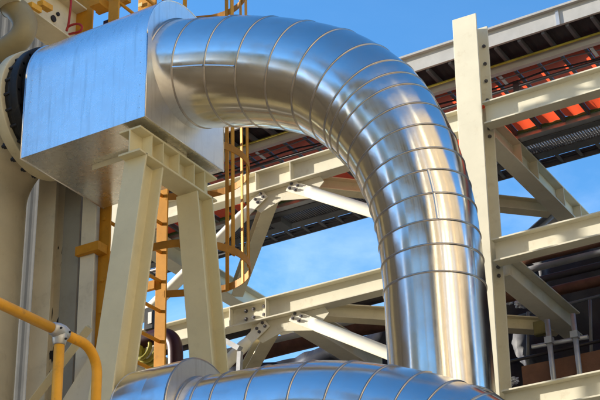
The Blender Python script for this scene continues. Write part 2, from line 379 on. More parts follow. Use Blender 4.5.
column(XR + 5.85, 'farthest right cream H column of the rack', 12.62)
yb = Yc + .13      # beam axis
lv = {1: (11.245, .33), 2: (9.265, .31), 3: (7.285, .31)}    # top, depth
names = {1: 'upper', 2: 'middle', 3: 'lower'}
def xbeam(xa, xb, lev, label, stiff=(), bolts=()):
    top, h = lv[lev]
    t = thing('rack_beam', label, 'beam', (xa, yb, top - h), G_BEAM)
    mb = MB(); mb.ibeam((xa, yb, top - h / 2), (xb, yb, top - h / 2), h, .20, .014, .022); mb.build('profile', 'cream', t, .003)
    for x in stiff:
        s = MB(); s.box((x - .007, yb - .096, top - h + .023), (x + .007, yb - .008, top - .023)); s.build('stiffener', 'cream', t)
    for x, z in bolts:
        b = MB(); b.hexnut((x, yb - .0072, z), (0, -1, 0), .028, .022); b.build('bolt', 'bolt', t)
    return t
bl = lambda x, z: [(x - .06, z - .06), (x + .06, z - .06), (x - .06, z + .06), (x + .06, z + .06)]
xbeam(XC + .13, XR - .19, 1, 'cream beam running right from the column just below the orange sheeting')
xbeam(XC + .08, XR - .19, 2, 'cream beam running right from the column with sky above it and pipes below')
xbeam(XC + .02, XR - .19, 3, 'lowest cream beam at the bottom right corner under the brown plank')
xbeam(XL + .19, XC - .19, 1, 'cream beam behind the ladder cage with orange sheeting above and below', (-9.55, -8.98), ())
xbeam(XL + .19, XC - .19, 2, 'cream beam behind the cage hoop with a bolted splice, left of the vertical duct', (-10.0, -9.42), bl(-9.72, 9.115) + bl(-9.55, 9.115)[1::2])
xbeam(XL + .19, XC - .19, 3, 'lowest cream beam hidden behind the low silver duct')
for k in (1, 2, 3): xbeam(XR + .19, XR + 5.66, k, 'cream beam of the ' + names[k] + ' tier beyond the right edge')

def gusset(x, lev, label, halves):
    top, h = lv[lev]; z = top - h - .001
    t = thing('gusset_plate', label, 'gusset plate', (x, yb, z), 'bolted node plates of the pipe rack')
    poly = [(x - .62, yb - .008, z), (x + .52, yb - .008, z), (x + .58, yb - .008, z - .10), (x + .36, yb - .008, z - .30), (x - .12, yb - .008, z - .20), (x - .46, yb - .008, z - .30), (x - .66, yb - .008, z - .12)]
    MB().plate(poly[::-1], (0, 1, 0), .016).build('plate', 'cream', t, .002)
    return t
gusset(XN, 1, 'bolted plate where the upper white tube brace meets the beam', (XN + .22, XN - .48))
gusset(XN, 2, 'bolted plate where the lower white tube brace meets the beam', (XN + .22, XN - .48))

def tube_brace(p0, p1, label, r=.085):
    p0, p1 = V(p0), V(p1); t = (p1 - p0).normalized()
    o = thing('tube_brace', label, 'brace', tuple(p0), 'white tube braces of the pipe rack')
    MB().tube([p0 + t * .18, p0 + t * .24, p0 + t * .30, p1 - t * .3, p1 - t * .2], [.05, .075, r, r, .05], 24).build('tube', 'white', o)
    n = t.cross(V((0, 1, 0))).normalized(); a = p0 - t * .16
    MB().plate([a - n * .08, a + t * .52 - n * .08, a + t * .52 + n * .08, a + n * .08], (0, -1, 0), .014).build('end_tab', 'white', o, .002)
    for q, s_ in ((.05, .035), (.05, -.035), (.16, .035), (.16, -.035)):
        b = MB(); b.hexnut(a + t * q + n * s_ + V((0, -.014, 0)), (0, -1, 0), .024, .02); b.build('bolt', 'bolt', o)
    return o
yt = yb - .03
z1 = lv[1][0] - lv[1][1] - .12; z2 = lv[2][0] - lv[2][1] - .12
tube_brace((XN + .16, yt, z1 + .02), (XC - .2, yt, lv[2][0] + .05), 'white round brace falling right from the upper node to the vertical duct')
tube_brace((XN - .5, yt, z1 + .0), (XL + .2, yt, lv[2][0] + .05), 'white round brace falling left behind the ladder cage')
tube_brace((XN + .16, yt, z2 + .02), (XC - .2, yt, lv[3][0] + .05), 'white round brace falling right just above the low duct')
tube_brace((XN - .5, yt, z2), (XL + .2, yt, lv[3][0] + .05), 'white round brace falling left behind the stand leg')

def ybeam(x, y0, y1, top, h, label, mat='cream', stiff=(), b_=.26):
    t = thing('cross_beam', label, 'beam', (x, y0, top - h), 'cross beams going back into the rack')
    mb = MB(); mb.ibeam((x, y0, top - h / 2), (x, y1, top - h / 2), h, b_, .014, .022); mb.build('profile', mat, t, .003)
    for y in stiff:
        s = MB(); s.box((x + .008, y - .008, top - h + .023), (x + b_ / 2 - .004, y + .008, top - .023)); s.build('stiffener', mat, t)
    return t
ybeam(XC, Yc + .43, 21.0, 11.245, .36, 'cream cross beam going back from the column under the grey walkway', 'cream', (16.6, 17.2, 18.2, 18.9, 20))
ybeam(XC, Yc + .43, 18.25, 9.265, .36, 'cream cross beam going back from the column below the rusty pipes')
ybeam(XN - .12, Yc + .27, 18.25, 9.262, .34, 'cream cross beam going back from the node above the low duct')
ybeam(XL, Yc + .43, 18.25, 9.265, .36, 'cream cross beam behind the ladder at the left')
ybeam(XL, Yc + .43, 21.0, 11.245, .36, 'upper cream cross beam behind the left column')
ybeam(XR, Yc + .43, 21.0, 11.245, .36, 'upper cross beam past the right end of the view')
ybeam(XR, Yc + .43, 18.25, 9.265, .36, 'middle cross beam past the right end of the view')
def plan_brace(p0, p1, label):
    mb = MB(); mb.ibeam(p0, p1, .20, .20, .012, .018); o = mb.build('plan_brace', 'cream2', None, .003); return tag(o, label, 'brace', 'flat diagonal braces of the rack')
plan_brace((XN + .12, Yc + .30, 11.00), (XC - .16, 18.32, 11.00), 'cream flat diagonal from the upper node back to the cross beam')
plan_brace((XN + .12, Yc + .30, 9.05), (XC - .16, 18.1, 9.05), 'cream flat diagonal from the lower node back to the cross beam')
plan_brace((XN - .35, Yc + .30, 11.00), (XL + .16, 18.32, 11.00), 'cream flat diagonal going back left behind the ladder cage')
plan_brace((XN - .35, Yc + .30, 9.02), (XL + .16, 18.1, 9.02), 'cream flat diagonal going back left above the low duct')
sb = MB(); sb.ibeam((XC - .9, 19.2, 11.0), (XC - .13, 18.6, 11.03), .18, .18, .012, .018); tag(sb.build('plan_brace', 'grey_l', None), 'short grey strut under the cross beam seen against the sky', 'brace', 'flat diagonal braces of the rack')
rb = MB(); rb.ibeam((-14.5, 18.42, 9.10), (-9.3, 18.42, 9.10), .30, .24, .014, .022); tag(rb.build('rear_beam', 'cream', None, .003), 'pale beam along the back of the rack seen between the braces', 'beam', G_BEAM)

# ------------------------------------------------------------------ roof deck with gutter and orange sheeting
ZR = 12.49; xa, xb_ = -13.6, 5.6
rd = thing('roof_deck', 'dark roof deck with pale gutter edge over orange sheeting, top right', 'roof deck', (xa, 16, ZR))
gt = MB(); gt.box((xa, 15.96, ZR - .005), (xb_, 16.0, ZR + .27)); gt.box((xa, 15.90, ZR + .24), (xb_, 15.958, ZR + .275)); gt.build('gutter', 'galv_l', rd, .004)
for k in range(12):
    x = xa + .9 + k * 1.52; j = MB(); j.box((x, 15.945, ZR - .012), (x + .05, 15.958, ZR + .238)); j.build('gutter_joint', 'galv', rd)
cor = MB(); nn = int((xb_ - xa) / .06)
vs = []
for k in range(nn + 1):
    x = xa + k * .06; z = ZR + .06 + (.008 if k % 2 else 0); vs += [(x, 16.003, z), (x, 16.80, z)]
cor.add(vs, [(2 * k, 2 * k + 1, 2 * k + 3, 2 * k + 2) for k in range(nn)]); cor.build('soffit', 'dark', rd)
top = MB(); top.box((xa, 16.003, ZR + .10), (xb_, 16.80, ZR + .13)); top.build('roof_sheet', 'galv', rd)
for k in range(54):
    x = xa + .18 + k * .352; r_ = MB(); r_.bar((x, 16.003, ZR), (x, 17.9, ZR), .045, .08); r_.build('rafter', 'grey', rd)
pl = MB(); pl.box((xa, 16.42, ZR - .16), (xb_, 16.44, ZR - .045)); pl.box((xa, 16.44, ZR - .16), (xb_, 16.50, ZR - .145)); pl.build('purlin', 'galv_l', rd, .003)
yl = MB(); yl.tube([(xa, 16.36, ZR - .07), (xb_, 16.36, ZR - .07)], .018, 8); yl.build('conduit', 'lime', rd)
og = MB(); 
for k in range(53):
    x = xa + .18 + k * .352
    vs = []; m_ = 7
    for a in range(m_):
        for c in range(m_):
            u, w = a / (m_ - 1), c / (m_ - 1)
            vs.append((x + .03 + .292 * u, 16.56 + 1.24 * w, ZR - .02 + .02 * math.sin(u * PI) * -1 + random.uniform(-.008, .008)))
    og.add(vs, [(a * m_ + c, a * m_ + c + 1, (a + 1) * m_ + c + 1, (a + 1) * m_ + c) for a in range(m_ - 1) for c in range(m_ - 1)], True)
og.build('orange_sheeting', 'orange', rd)
for y_, z_, r_, mt in ((16.98, -.11, .026, 'grey'),):
    c = MB(); c.tube([(xa, y_, ZR + z_), (xb_, y_, ZR + z_)], r_, 10); c.build('conduit', mt, rd)
for q_, (y_, r_, mt, sg_) in enumerate(((16.70, .011, 'grey_l', .05), (16.86, .014, 'dark', .06), (17.15, .018, 'maroon', .08))):
    c = MB(); c.tube([(xa + k * .24, y_ + .03 * math.sin(k * .37 + q_), ZR - .07 - sg_ * abs(math.sin(k * .24 * PI / 2.1 + q_ * .7))) for k in range(80)], r_, 8); c.build('cable', mt, rd)
for k in range(14):
    c = MB(); x = xa + .5 + k * 1.37; c.box((x, 16.58, ZR - .12), (x + .05, 16.84, ZR - .10)); c.build('clip', 'galv', rd)
for x in (XC, XL, XR, XR + 5.85):
    pst = MB(); pst.bar((x + .02, 17.0, 11.30), (x + .02, 17.0, ZR - .01), .09, .09, (0, 1, 0)); pst.build('deck_post', 'grey', rd)

# ------------------------------------------------------------------ walkway deck under it: orange panels, channels, grating, tray
Z1 = 11.31
wd = thing('walkway_deck', 'grey steel walkway with open grating and orange panels above the sky gap', 'walkway', (xa, 15.5, Z1))
op = MB()
for k in range(53):
    x = xa + .18 + k * .352; vs = []; m_ = 7
    for a in range(m_):
        for c in range(m_):
            u, w = a / (m_ - 1), c / (m_ - 1)
            vs.append((x + .025 + .302 * u, 15.55 + .92 * w, Z1 + .05 + random.uniform(-.008, .008) - .015 * math.sin(u * PI)))
    op.add(vs, [(a * m_ + c, a * m_ + c + 1, (a + 1) * m_ + c + 1, (a + 1) * m_ + c) for a in range(m_ - 1) for c in range(m_ - 1)], True)
op.build('orange_panels', 'orange', wd)
ge = MB(); ge.box((xa, 16.472, Z1 + .01), (xb_, 16.505, Z1 + .05)); ge.build('green_edge', 'green', wd)
for k in range(54):
    x = xa + .18 + k * .352; r_ = MB(); r_.bar((x, 15.5, Z1 + .02), (x, 16.47, Z1 + .02), .04, .09); r_.build('joist', 'grey', wd)
def chan(y0, y1, name, mt, z0=-.04, z1=.16):
    c = MB(); c.box((xa, y0, Z1 + z0), (xb_, y0 + .015, Z1 + z1)); c.box((xa, y0 + .016, Z1 + z0), (xb_, y1, Z1 + z0 + .015)); c.box((xa, y0 + .016, Z1 + z1 - .015), (xb_, y1, Z1 + z1)); return c.build(name, mt, wd, .002)
chan(16.51, 16.63, 'edge_channel', 'galv', -.05, .02); chan(16.64, 16.77, 'edge_channel', 'grey', -.06, .03)
chan(17.10, 17.26, 'edge_channel', 'grey', -.04, .07)
gr = MB()
x = xa
while x < xb_:
    gr.box((x, 16.78, Z1 - .03), (x + .009, 17.095, Z1 - .002)); x += .040
for y in [16.80 + .042 * k for k in range(7)]: gr.box((xa, y, Z1 + .0), (xb_, y + .016, Z1 + .012))
gr.build('grating', 'grey_l', wd)
for k in range(7):
    x = xa + .55 + k * 2.92; c = MB(); c.bar((x, 16.775, Z1 - .085), (x, 17.095, Z1 - .085), .20, .10); c.build('cross_channel', 'grey', wd)
ct_ = thing('cable_tray', 'dark ladder cable tray along the back edge of the grey walkway', 'cable tray', (xa, 17.24, Z1))
for y in (17.275, 17.57):
    c = MB(); c.box((xa, y, Z1 - .03), (xb_, y + .02, Z1 + .09)); c.build('side_rail', 'grey', ct_)
x = xa
while x < xb_:
    rg = MB(); rg.box((x, 17.296, Z1 - .02), (x + .045, 17.569, Z1 + .005)); rg.build('rung', 'grey', ct_); x += .30
cb = MB(); cb.tube([(xa, 17.34, Z1 + .03), (xb_, 17.34, Z1 + .03)], .022, 8); cb.tube([(xa, 17.50, Z1 + .04), (xb_, 17.50, Z1 + .04)], .035, 8); cb.build('cables', 'darkpipe', ct_)

# ------------------------------------------------------------------ pipes on the middle tier
def rack_pipe(y, z, r, mat, label, x0=-14, x1=3, n=20):
    pts = [(x0 + (x1 - x0) * k / 14, y + random.uniform(-.006, .006), z + random.uniform(-.006, .006)) for k in range(15)]
    o = MB().tube(pts, r, n).build('rack_pipe', mat); return tag(o, label, 'pipe', 'pipes lying along the middle tier')
zp = 9.27
rack_pipe(at(550, 252, Z=9.37).y, zp + .075, .07, 'rust', 'rusty brown pipe just under the right middle beam', XC - .45)
rack_pipe(at(550, 264, Z=9.33).y, zp + .05, .045, 'grey_l', 'thin grey silver pipe below the rusty one at the right', XC - .45)
rack_pipe(at(550, 276, Z=9.35).y, zp + .055, .05, 'darkpipe', 'thin black pipe third below the right middle beam', XC - .45)
rack_pipe(at(550, 291, Z=9.37).y, zp + .08, .075, 'rust', 'dark rusty pipe lowest of those under the right middle beam', XC - .45)
rack_pipe(16.35, zp + .10, .10, 'darkpipe', 'black pipe under the beam just left of the vertical duct', -14, XC - .5)
rack_pipe(17.35, zp + .13, .12, 'rust', 'broad dark rusty pipe behind the lower white brace', -14, XC - .3)
rack_pipe(16.85, zp + .05, .045, 'galv_l', 'thin pale pipe between dark pipes left of the vertical duct', -14, XC - .4)
rack_pipe(18.9, 8.55, .24, 'darkpipe', 'broad black pipe at the back above the low silver duct', -15, -8.3, 28)
rack_pipe(18.95, 7.95, .30, 'rust', 'broad rust brown pipe behind the low silver duct', -15, -8.3, 28)

# tarpaulins (wrinkled black sheeting)
def tarp(x0, x1, y, z0, z1, label, amp=.10, seed=1, sag=0):
    rnd = random.Random(seed); ph = [(rnd.uniform(.8, 3.2), rnd.uniform(-1.6, 1.6), rnd.uniform(0, 6), rnd.uniform(.3, 1)) for _ in range(9)]
    nx, nz = 90, 44; vs = []
    for i in range(nx + 1):
        for j in range(nz + 1):
            u, w = i / nx, j / nz; x = x0 + (x1 - x0) * u; z = z0 + (z1 - z0) * w - sag * math.sin(PI * u) * w
            q = sum(a * math.sin(k1 * x * 2.2 + k2 * z * 2.4 + p) for k1, k2, p, a in ph) / 4
            q = abs(q) ** .7 * (1 if q > 0 else -1) + .35 * abs(math.sin(x * 3.1 + 1.7 * z + 1.3 * math.sin(z * 2.2 + x))) - .2 * abs(math.sin(x * 5.3 - 2.4 * z + math.sin(x * 2.7)))
            vs.append((x, y + amp * 1.8 * q, z))
    mb = MB(); mb.add(vs, [(i * (nz + 1) + j, (i + 1) * (nz + 1) + j, (i + 1) * (nz + 1) + j + 1, i * (nz + 1) + j + 1) for i in range(nx) for j in range(nz)], True)
    o = mb.build('tarpaulin', 'tarp'); so_ = o.modifiers.new('solid', 'SOLIDIFY'); so_.thickness = .006
    return tag(o, label, 'tarpaulin', 'black tarpaulins hung in the rack')
tarp(-8.6, 3, 18.75, 5.0, 10.68, 'wrinkled black tarpaulin behind the scaffold poles at the right', .14, 3)
tarp(-14, -8.2, 19.4, 4.5, 10.15, 'dark tarpaulin far back behind the braces and the low duct', .12, 5)
tarp(XC + .75, 3, 17.75, 7.4, 8.95, 'black tarpaulin bundle sagging under the right cross beam', .16, 9, .35)

# scaffold on the lower tier
fl = MB(); fl.box((XL, Yc + .5, 7.20), (3, 18.6, 7.27)); tag(fl.build('tier_floor', 'grey'), 'dark floor plate of the lower tier behind the beam', 'floor plate')
def scaf(x, label):
    t = thing('scaffold_pole', label, 'scaffold pole', (x, 17, 7.28), 'upright scaffold poles on the lower tier')
    MB().tube([(x, 17, 7.28), (x, 17, 8.74)], .036, 16).build('pole', 'galv', t)
    c = MB(); c.box((x - .05, 16.94, 8.40), (x + .05, 17.05, 8.49)); c.build('coupler', 'galv', t)
xs1 = at(550.5, 350, Y=17).x; xs2 = at(577, 350, Y=17).x
scaf(xs1, 'left upright grey scaffold pole in front of black sheeting'); scaf(xs2, 'right upright grey scaffold pole in front of black sheeting')
MB_ = MB().tube([at(532, 347, Y=17.07), at(588, 337, Y=17.07)], .030, 12); tag(MB_.build('scaffold_tube', 'galv'), 'grey scaffold tube level across the two uprights', 'scaffold tube')
for (pa, pb_, yy, mt, lab) in (((528, 312), (528, 372), 18.0, 'grey_l', 'thin dark upright tube left of the scaffold poles'), ((590, 300), (592, 372), 17.9, 'grey_l', 'thin dark upright tube at the right edge behind the scaffold'), ((508, 362), (600, 341), 17.6, 'darkpipe', 'black tube lying low behind the two scaffold poles'), ((505, 320), (600, 296), 18.1, 'grey', 'dark grey tube high behind the scaffold poles')):
    tag(MB().tube([at(*pa, Y=yy), at(*pb_, Y=yy)], .024, 10).build('scaffold_tube', mt), lab, 'scaffold tube')
pk = MB(); p0 = at(524, 377, Y=17.2); zt = p0.z + .13; zb = zt - .30
for k in range(2): pk.box((p0.x, 17.14 + .052 * k, zb), (p0.x + 1.1 - .1 * k, 17.19 + .052 * k, zt)); 
pk.build('toe_board', 'wood'); tag(COL.objects[-1] if False else bpy.data.objects['toe_board'], 'left brown wooden board standing behind the scaffold poles', 'board', 'wooden boards on the lower tier')
pk = MB(); pk.box((p0.x + 1.12, 17.13, zb + .02), (p0.x + 3.6, 17.18, zt + .03)); tag(pk.build('toe_board', 'wood'), 'right brown wooden board running out of the right edge', 'board', 'wooden boards on the lower tier')
pb = at(541, 328, Y=17.6); jb = thing('junction_box', 'small olive yellow box on the black sheeting left of the scaffold poles', 'junction box', (pb.x, 17.6, pb.z))
b = MB(); b.box((pb.x - .10, 17.56, pb.z - .10), (pb.x + .10, 17.66, pb.z + .10)); b.build('case', 'olive', jb, .01)
b = MB(); b.box((pb.x - .09, 17.548, pb.z - .09), (pb.x + .09, 17.558, pb.z + .09)); b.build('lid', 'olive', jb, .004)
def foil(p, s_, label, seed):
    rnd = random.Random(seed); import bmesh
    bm = bmesh.new(); bmesh.ops.create_icosphere(bm, subdivisions=3, radius=s_)
    for v in bm.verts: v.co *= rnd.uniform(.62, 1.25); v.co.z *= .6
    me = bpy.data.meshes.new('foil_wrap'); bm.to_mesh(me); bm.free(); me.materials.append(M['foil']); o = bpy.data.objects.new('foil_wrap', me); COL.objects.link(o); o.location = p
    return tag(o, label, 'foil', 'crumpled foil wraps in the rack')
foil(at(521, 304, Y=17.9), .10, 'bright crumpled foil wrap under the cross beam right of the column', 1)
foil(at(509, 302, Y=17.9), .06, 'smaller crumpled foil scrap next to the column', 2)
foil(at(512, 381, Y=16.6), .09, 'crumpled foil bundle at the foot of the column above the low beam', 3)
# little galvanised bracket left of the lower node
pbk = at(232, 352, Y=14.95); bk = thing('steel_bracket', 'small grey angle bracket below the node beside the stand leg', 'bracket', tuple(pbk))
b = MB(); q0, q1, q2 = at(222, 339, Y=14.95), at(240, 349, Y=14.95), at(239, 376, Y=14.95)
b.bar(q0, q1, .09, .07); b.build('arm', 'galv', bk); b = MB(); b.bar(q1 + V((0, .0, -.04)), q2, .06, .06, (0, 1, 0)); b.build('upright', 'galv', bk)

# ------------------------------------------------------------------ ladder with safety cage
lx = -10.22; ya, yb2 = 12.79, 14.00
ld = thing('cage_ladder', 'ochre ladder inside a hooped safety cage behind the stand', 'ladder', (lx, (ya + yb2) / 2, 0))
for y in (ya, yb2):
    s_ = MB(); s_.box((lx - .085, y - .014, .05), (lx + .085, y + .014, 14.6)); s_.build('rail', 'ochre', ld, .003)
z = .4
while z < 14.5:
    q = MB(); q.tube([(lx, ya - .05, z), (lx, yb2 - .014, z)], .024, 10); q.build('rung', 'ochre', ld); z += .42
for zb_ in (3.1, 6.3, 9.2, 12.4):
    for y in (ya, yb2):
        c = MB()
        if y == ya: c.box((lx - .30, 12.585, zb_ - .06), (lx + .06, 12.65, zb_ + .06)); c.box((lx - .06, 12.652, zb_ - .06), (lx + .06, y - .016, zb_ + .06))
        else: c.box((lx - .42, y - .04, zb_ - .06), (lx - .086, y + .02, zb_ + .06))
        c.build('wall_bracket', 'ochre', ld)
hc = V((lx + .79, 13.50, 0)); hr = .765
def hoop_pts(z):
    pts = [(lx + .06, ya + .016, z)]
    for k in range(25):
        a = -PI / 2 - .1 + (PI + .35) * k / 24
        pts.append((hc.x + hr * math.cos(a), hc.y + hr * math.sin(a), z))
    pts.append((lx + .06, yb2 - .016, z)); return pts
for z in (9.03, 10.45, 11.87, 13.29):
    pts = hoop_pts(z); vs = []; fs = []
    for i, p in enumerate(pts):
        p = V(p); nrm = (p - V((hc.x - .1, hc.y, z))); nrm.z = 0; nrm.normalize()
        for o_, dz in ((0, -.05), (0, .05), (.010, .05), (.010, -.05)): vs.append(p + nrm * o_ + V((0, 0, dz)))
    for i in range(len(pts) - 1):
        for k in range(4): fs.append((i * 4 + k, i * 4 + (k + 1) % 4, i * 4 + 4 + (k + 1) % 4, i * 4 + 4 + k))
    MB().add(vs, fs).build('hoop', 'rustcage', ld)
for deg in (-62, -10, 20, 36, 60, 84):
    a = math.radians(deg); c = V((hc.x + (hr - .008) * math.cos(a), hc.y + (hr - .008) * math.sin(a), 0)); tdir = V((-math.sin(a), math.cos(a), 0))
    b = MB(); b.bar((c.x, c.y, 8.97), (c.x, c.y, 14.0), .014, .055, tdir); b.build('cage_bar', 'ochre', ld)

# yellow steel above the box
ys = thing('yellow_platform', 'ochre yellow platform steelwork showing above the silver box', 'platform', (-10.9, 13.6, 13.2))
c = MB(); a0 = at(76, 10, Y=13.3); a1 = at(93.5, 10, Y=13.3); c.box((a0.x, 13.28, 12.2), (a1.x, 13.31, 15.2)); c.build('post', 'ochre', ys, .003)
c = MB(); a0 = at(97, 10, Y=13.05); a1 = at(126, 4, Y=13.05); c.box((a0.x, 13.02, a0.z - .06), (a1.x + .05, 13.10, a0.z + .10)); c.build('edge_beam', 'ochre', ys, .003)
c = MB(); a2 = at(98, 8, Y=12.95); c.box((a2.x - .03, 12.80, a2.z - .05), (a2.x + .14, 13.018, a2.z + .09)); c.build('bracket', 'ochre', ys)
for px, w in ((139, 11), (149.5, 7)):
    a0 = at(px, 5, Y=13.9); a1 = at(px + w, 5, Y=13.9); c = MB(); c.box((a0.x, 13.88, 12.3), (a1.x, 13.91, 15.2)); c.build('post', 'ochre', ys, .003)
c = MB(); c.box((-11.2, 13.86, 14.3), (-9.6, 13.879, 14.5)); c.build('edge_beam', 'ochre', ys)
for px, py, yy in ((118.5, 7, 13.0), (140.5, 5, 13.87)):
    a0 = at(px, py, Y=yy); c = MB(); c.box((a0.x - .035, yy - .012, a0.z - .03), (a0.x + .035, yy - .002, a0.z + .03)); c.build('tag', 'ytag', ys)
hz = MB(); R_ = [at(*p, Y=12.85) for p in ((70.5, -25), (71, 0), (70, 12), (68.5, 24), (66.5, 31), (68, 27), (73, 24.5), (79, 24), (82, 27), (80, 31), (74, 33), (69, 34))]
hz.tube([crom([tuple(p) for p in R_], k / 4) for k in range(4 * (len(R_) - 1) + 1)], .017, 8); tag(hz.build('hose', 'red'), 'thin red hose hanging in a loop above the silver box', 'hose')
vb = MB(); p = at(103, 20, Y=13.05); vb.box((p.x - .05, 13.12, p.z - .06), (p.x + .08, 13.2, p.z + .04)); tag(vb.build('cable_bundle', 'maroon'), 'small purple cable bundle behind the silver box under the yellow beam', 'cable')

# ------------------------------------------------------------------ left structure in shade
ty = thing('top_beam', 'cream beam with round holes going back at the top left', 'beam', (-11.3, 12.2, 12.7))
mb = MB(); zt_ = at(64, 0, X=-11.3).z; mb.ibeam((-11.3, 11.6, zt_ - .40), (-11.3, 13.28, zt_ - .40), .68, .40, .016, .026); mb.build('profile', 'cream2', ty, .003)
for px in ((53.5, 18.5), (53.5, 27.5), (58, 14)):
    p = at(*px, X=-11.28); b = MB(); b.tube([p + V((-.01, 0, 0)), p + V((.012, 0, 0))], .05 if px[1] > 15 else .03, 20); b.build('hole', 'gasket', ty)
for px in ((29, 5), (40, 3)):
    p = at(*px, X=-11.1); q = at(px[0] + 10, px[1] + 6, X=-11.1); b = MB(); b.bar(p, q, .10, .08); b.build('clip', 'yellow', ty)
def postH(px0, px1, Y, label, mat, depth=.24, ztop=11.3):
    a = at(px0, 280, Y=Y).x; b = at(px1, 280, Y=Y).x; xc = (a + b) / 2
    t = thing('wall_post', label, 'post', (xc, Y + depth / 2, 0), 'beige posts at the left')
    m_ = MB(); m_.ibeam((xc, Y + depth / 2, 0), (xc, Y + depth / 2, ztop), depth, b - a, .014, .02, (0, -1, 0)); m_.build('profile', mat, t, .003); return t
postH(33, 51, 12.62, 'beige H post second from the left edge below the flange', 'post')
postH(79, 93, 12.66, 'beige H post beside the ochre ladder rail', 'post')
postH(60.5, 77, 12.78, 'grey H post between the two beige posts', 'post_grey')
cl = MB(); vs = []
for k in range(121):
    x = -18.2 + k * .05; vs += [(x, 15.75 + (.006 if (k // 2) % 2 else 0), 0), (x, 15.75 + (.006 if (k // 2) % 2 else 0), 18.5 if x < -13.9 else 13.0)]
cl.add(vs, [(2 * k, 2 * k + 2, 2 * k + 3, 2 * k + 1) for k in range(120)]); tag(cl.build('cladding_sheet', 'clad'), 'dark corrugated sheeting behind the beige posts', 'cladding')
a0 = at(51.5, 280, Y=12.8); tb = MB(); vs = []
for j in range(60):
    z = .2 + j * .16
    for i in range(4): vs.append((a0.x + .045 * i + random.uniform(-.012, .012), 12.85 + random.uniform(-.03, .03), z))
tb.add(vs, [(j * 4 + i, j * 4 + i + 1, j * 4 + i + 5, j * 4 + i + 4) for j in range(59) for i in range(3)], True); tag(tb.build('tarpaulin', 'tarp'), 'narrow strip of black sheeting between the beige posts', 'tarpaulin')
db = MB(); db.angle(at(93, 330, Y=12.35), at(30, 412, Y=12.35), .12, .014, (0, -1, .2)); tag(db.build('angle_brace', 'cream2', None, .003), 'cream angle brace slanting down behind the yellow handrail', 'brace')
db = MB(); p0, p1, p2 = at(92, 352, Y=12.5), at(60, 404, Y=12.5), at(96, 404, Y=12.5); db.plate([p0, p1, p2], (0, 1, 0), .03); tag(db.build('knee_plate', 'post'), 'beige triangular plate behind the near stand leg', 'plate')
hk = MB(); ring = [at(26, 174, Y=12.5) + V((.06 * math.cos(k * PI / 9), 0, .09 * math.sin(k * PI / 9))) for k in range(-6, 10)]
hk.tube(ring, .016, 8); tag(hk.build('lifting_hook', 'galv_l'), 'small pale hook on the post under the cream flange', 'hook')

# maroon pipe bend, hose and box behind the ladder
P = [tuple(at(x, y, Y=14.95)) for x, y in ((112, 352), (140, 342), (158, 336), (168, 336.5), (174, 343), (175.5, 356), (175, 385), (174, 410))]
tag(MB().tube([crom(P, k / 5) for k in range(5 * (len(P) - 1) + 1)], .105, 20).build('pipe_bend', 'maroon'), 'dark maroon pipe bending down behind the ochre ladder rail', 'pipe')
hs = MB(); pc = at(149, 352, Y=15.0)
for k in range(6):
    ang = k * .5; rr = .10 + .02 * (k % 3)
    hs.tube([pc + V((rr * math.cos(a * PI / 8) + .04 * math.sin(ang * 2), .05 * k - .12 + .05 * math.sin(a * PI / 8 + ang), rr * 1.5 * math.sin(a * PI / 8))) for a in range(16)], .03, 8, closed=True)
tag(hs.build('coiled_hose', 'lime'), 'yellow green coil of hose behind the ladder above the low duct', 'hose')
pj = at(149, 318, Y=14.9); jb = thing('junction_box', 'small dark box with white plate glimpsed beside the ladder rail', 'junction box', tuple(pj))
b = MB(); b.box((pj.x - .08, 14.9, pj.z - .16), (pj.x + .06, 15.0, pj.z + .16)); b.build('case', 'gasket', jb); b = MB(); b.box((pj.x - .01, 14.888, pj.z - .09), (pj.x + .05, 14.898, pj.z + .08)); b.build('plate', 'sign', jb)

# ------------------------------------------------------------------ yellow handrail in the foreground
hx = -4.913; hr_ = thing('handrail', 'orange yellow tubular handrail in the bottom left foreground', 'handrail', (hx, 5.8, 3.5))
j = at(60, 332, X=hx); zr = j.z
pts = [(hx, 1.0, zr), (hx, 3.0, zr), (hx, 5.0, zr), (hx, j.y - .06, zr)]
MB().tube(pts, .030, 20).build('top_rail', 'yellow', hr_)
c0 = at(88, 349, X=hx); y1 = c0.y; cpts = [(hx, j.y + .05, zr), (hx, y1 - .06, zr)]
R2 = .15
for k in range(1, 13):
    a = PI / 2 * k / 12; cpts.append((hx, y1 - .06 + R2 * math.sin(a), zr - R2 + R2 * math.cos(a)))
cpts += [(hx, y1 - .06 + R2, zr - .5), (hx, y1 - .06 + R2, 3.55)]
MB().tube(cpts, .030, 20).build('end_bend', 'yellow', hr_)
MB().tube([(hx, j.y, 3.55), (hx, j.y, zr - .02)], .030, 20).build('post', 'yellow', hr_)
MB().tube([(hx, j.y - 2.4, 3.55), (hx, j.y - 2.4, zr - .02)], .030, 20).build('post', 'yellow', hr_)
jm = MB()
jm.tube([(hx, j.y - .075, zr), (hx, j.y - .06, zr), (hx, j.y - .02, zr), (hx, j.y + .02, zr), (hx, j.y + .05, zr), (hx, j.y + .055, zr)], [.031, .038, .046, .046, .038, .031], 20)
jm.tube([(hx, j.y, zr + .02), (hx, j.y, zr - .045), (hx, j.y, zr - .075), (hx, j.y, zr - .08)], [.042, .042, .036, .031], 20)
jo = jm.build('joint', 'galv', hr_)
for (dy, dz) in ((-.045, .0), (.03, .0), (0, -.05)):
    sc_ = MB(); sc_.hexnut((hx + .040, j.y + dy, zr + dz), (1, 0, 0), .007, .008); sc_.build('set_screw', 'bolt_d', jo)
pf = thing('access_platform', 'low steel access platform under the yellow handrail', 'platform', (-5.9, 4, 0))
b = MB(); b.box((-7.0, 1.0, 3.42), (-4.8, 6.25, 3.54)); b.build('deck', 'grey_l', pf)
for x in (-6.9, -4.9):
    for y in (1.1, 6.1): b = MB(); b.bar((x, y, 0), (x, y, 3.42), .12, .12, (0, 1, 0)); b.build('leg', 'cream', pf)

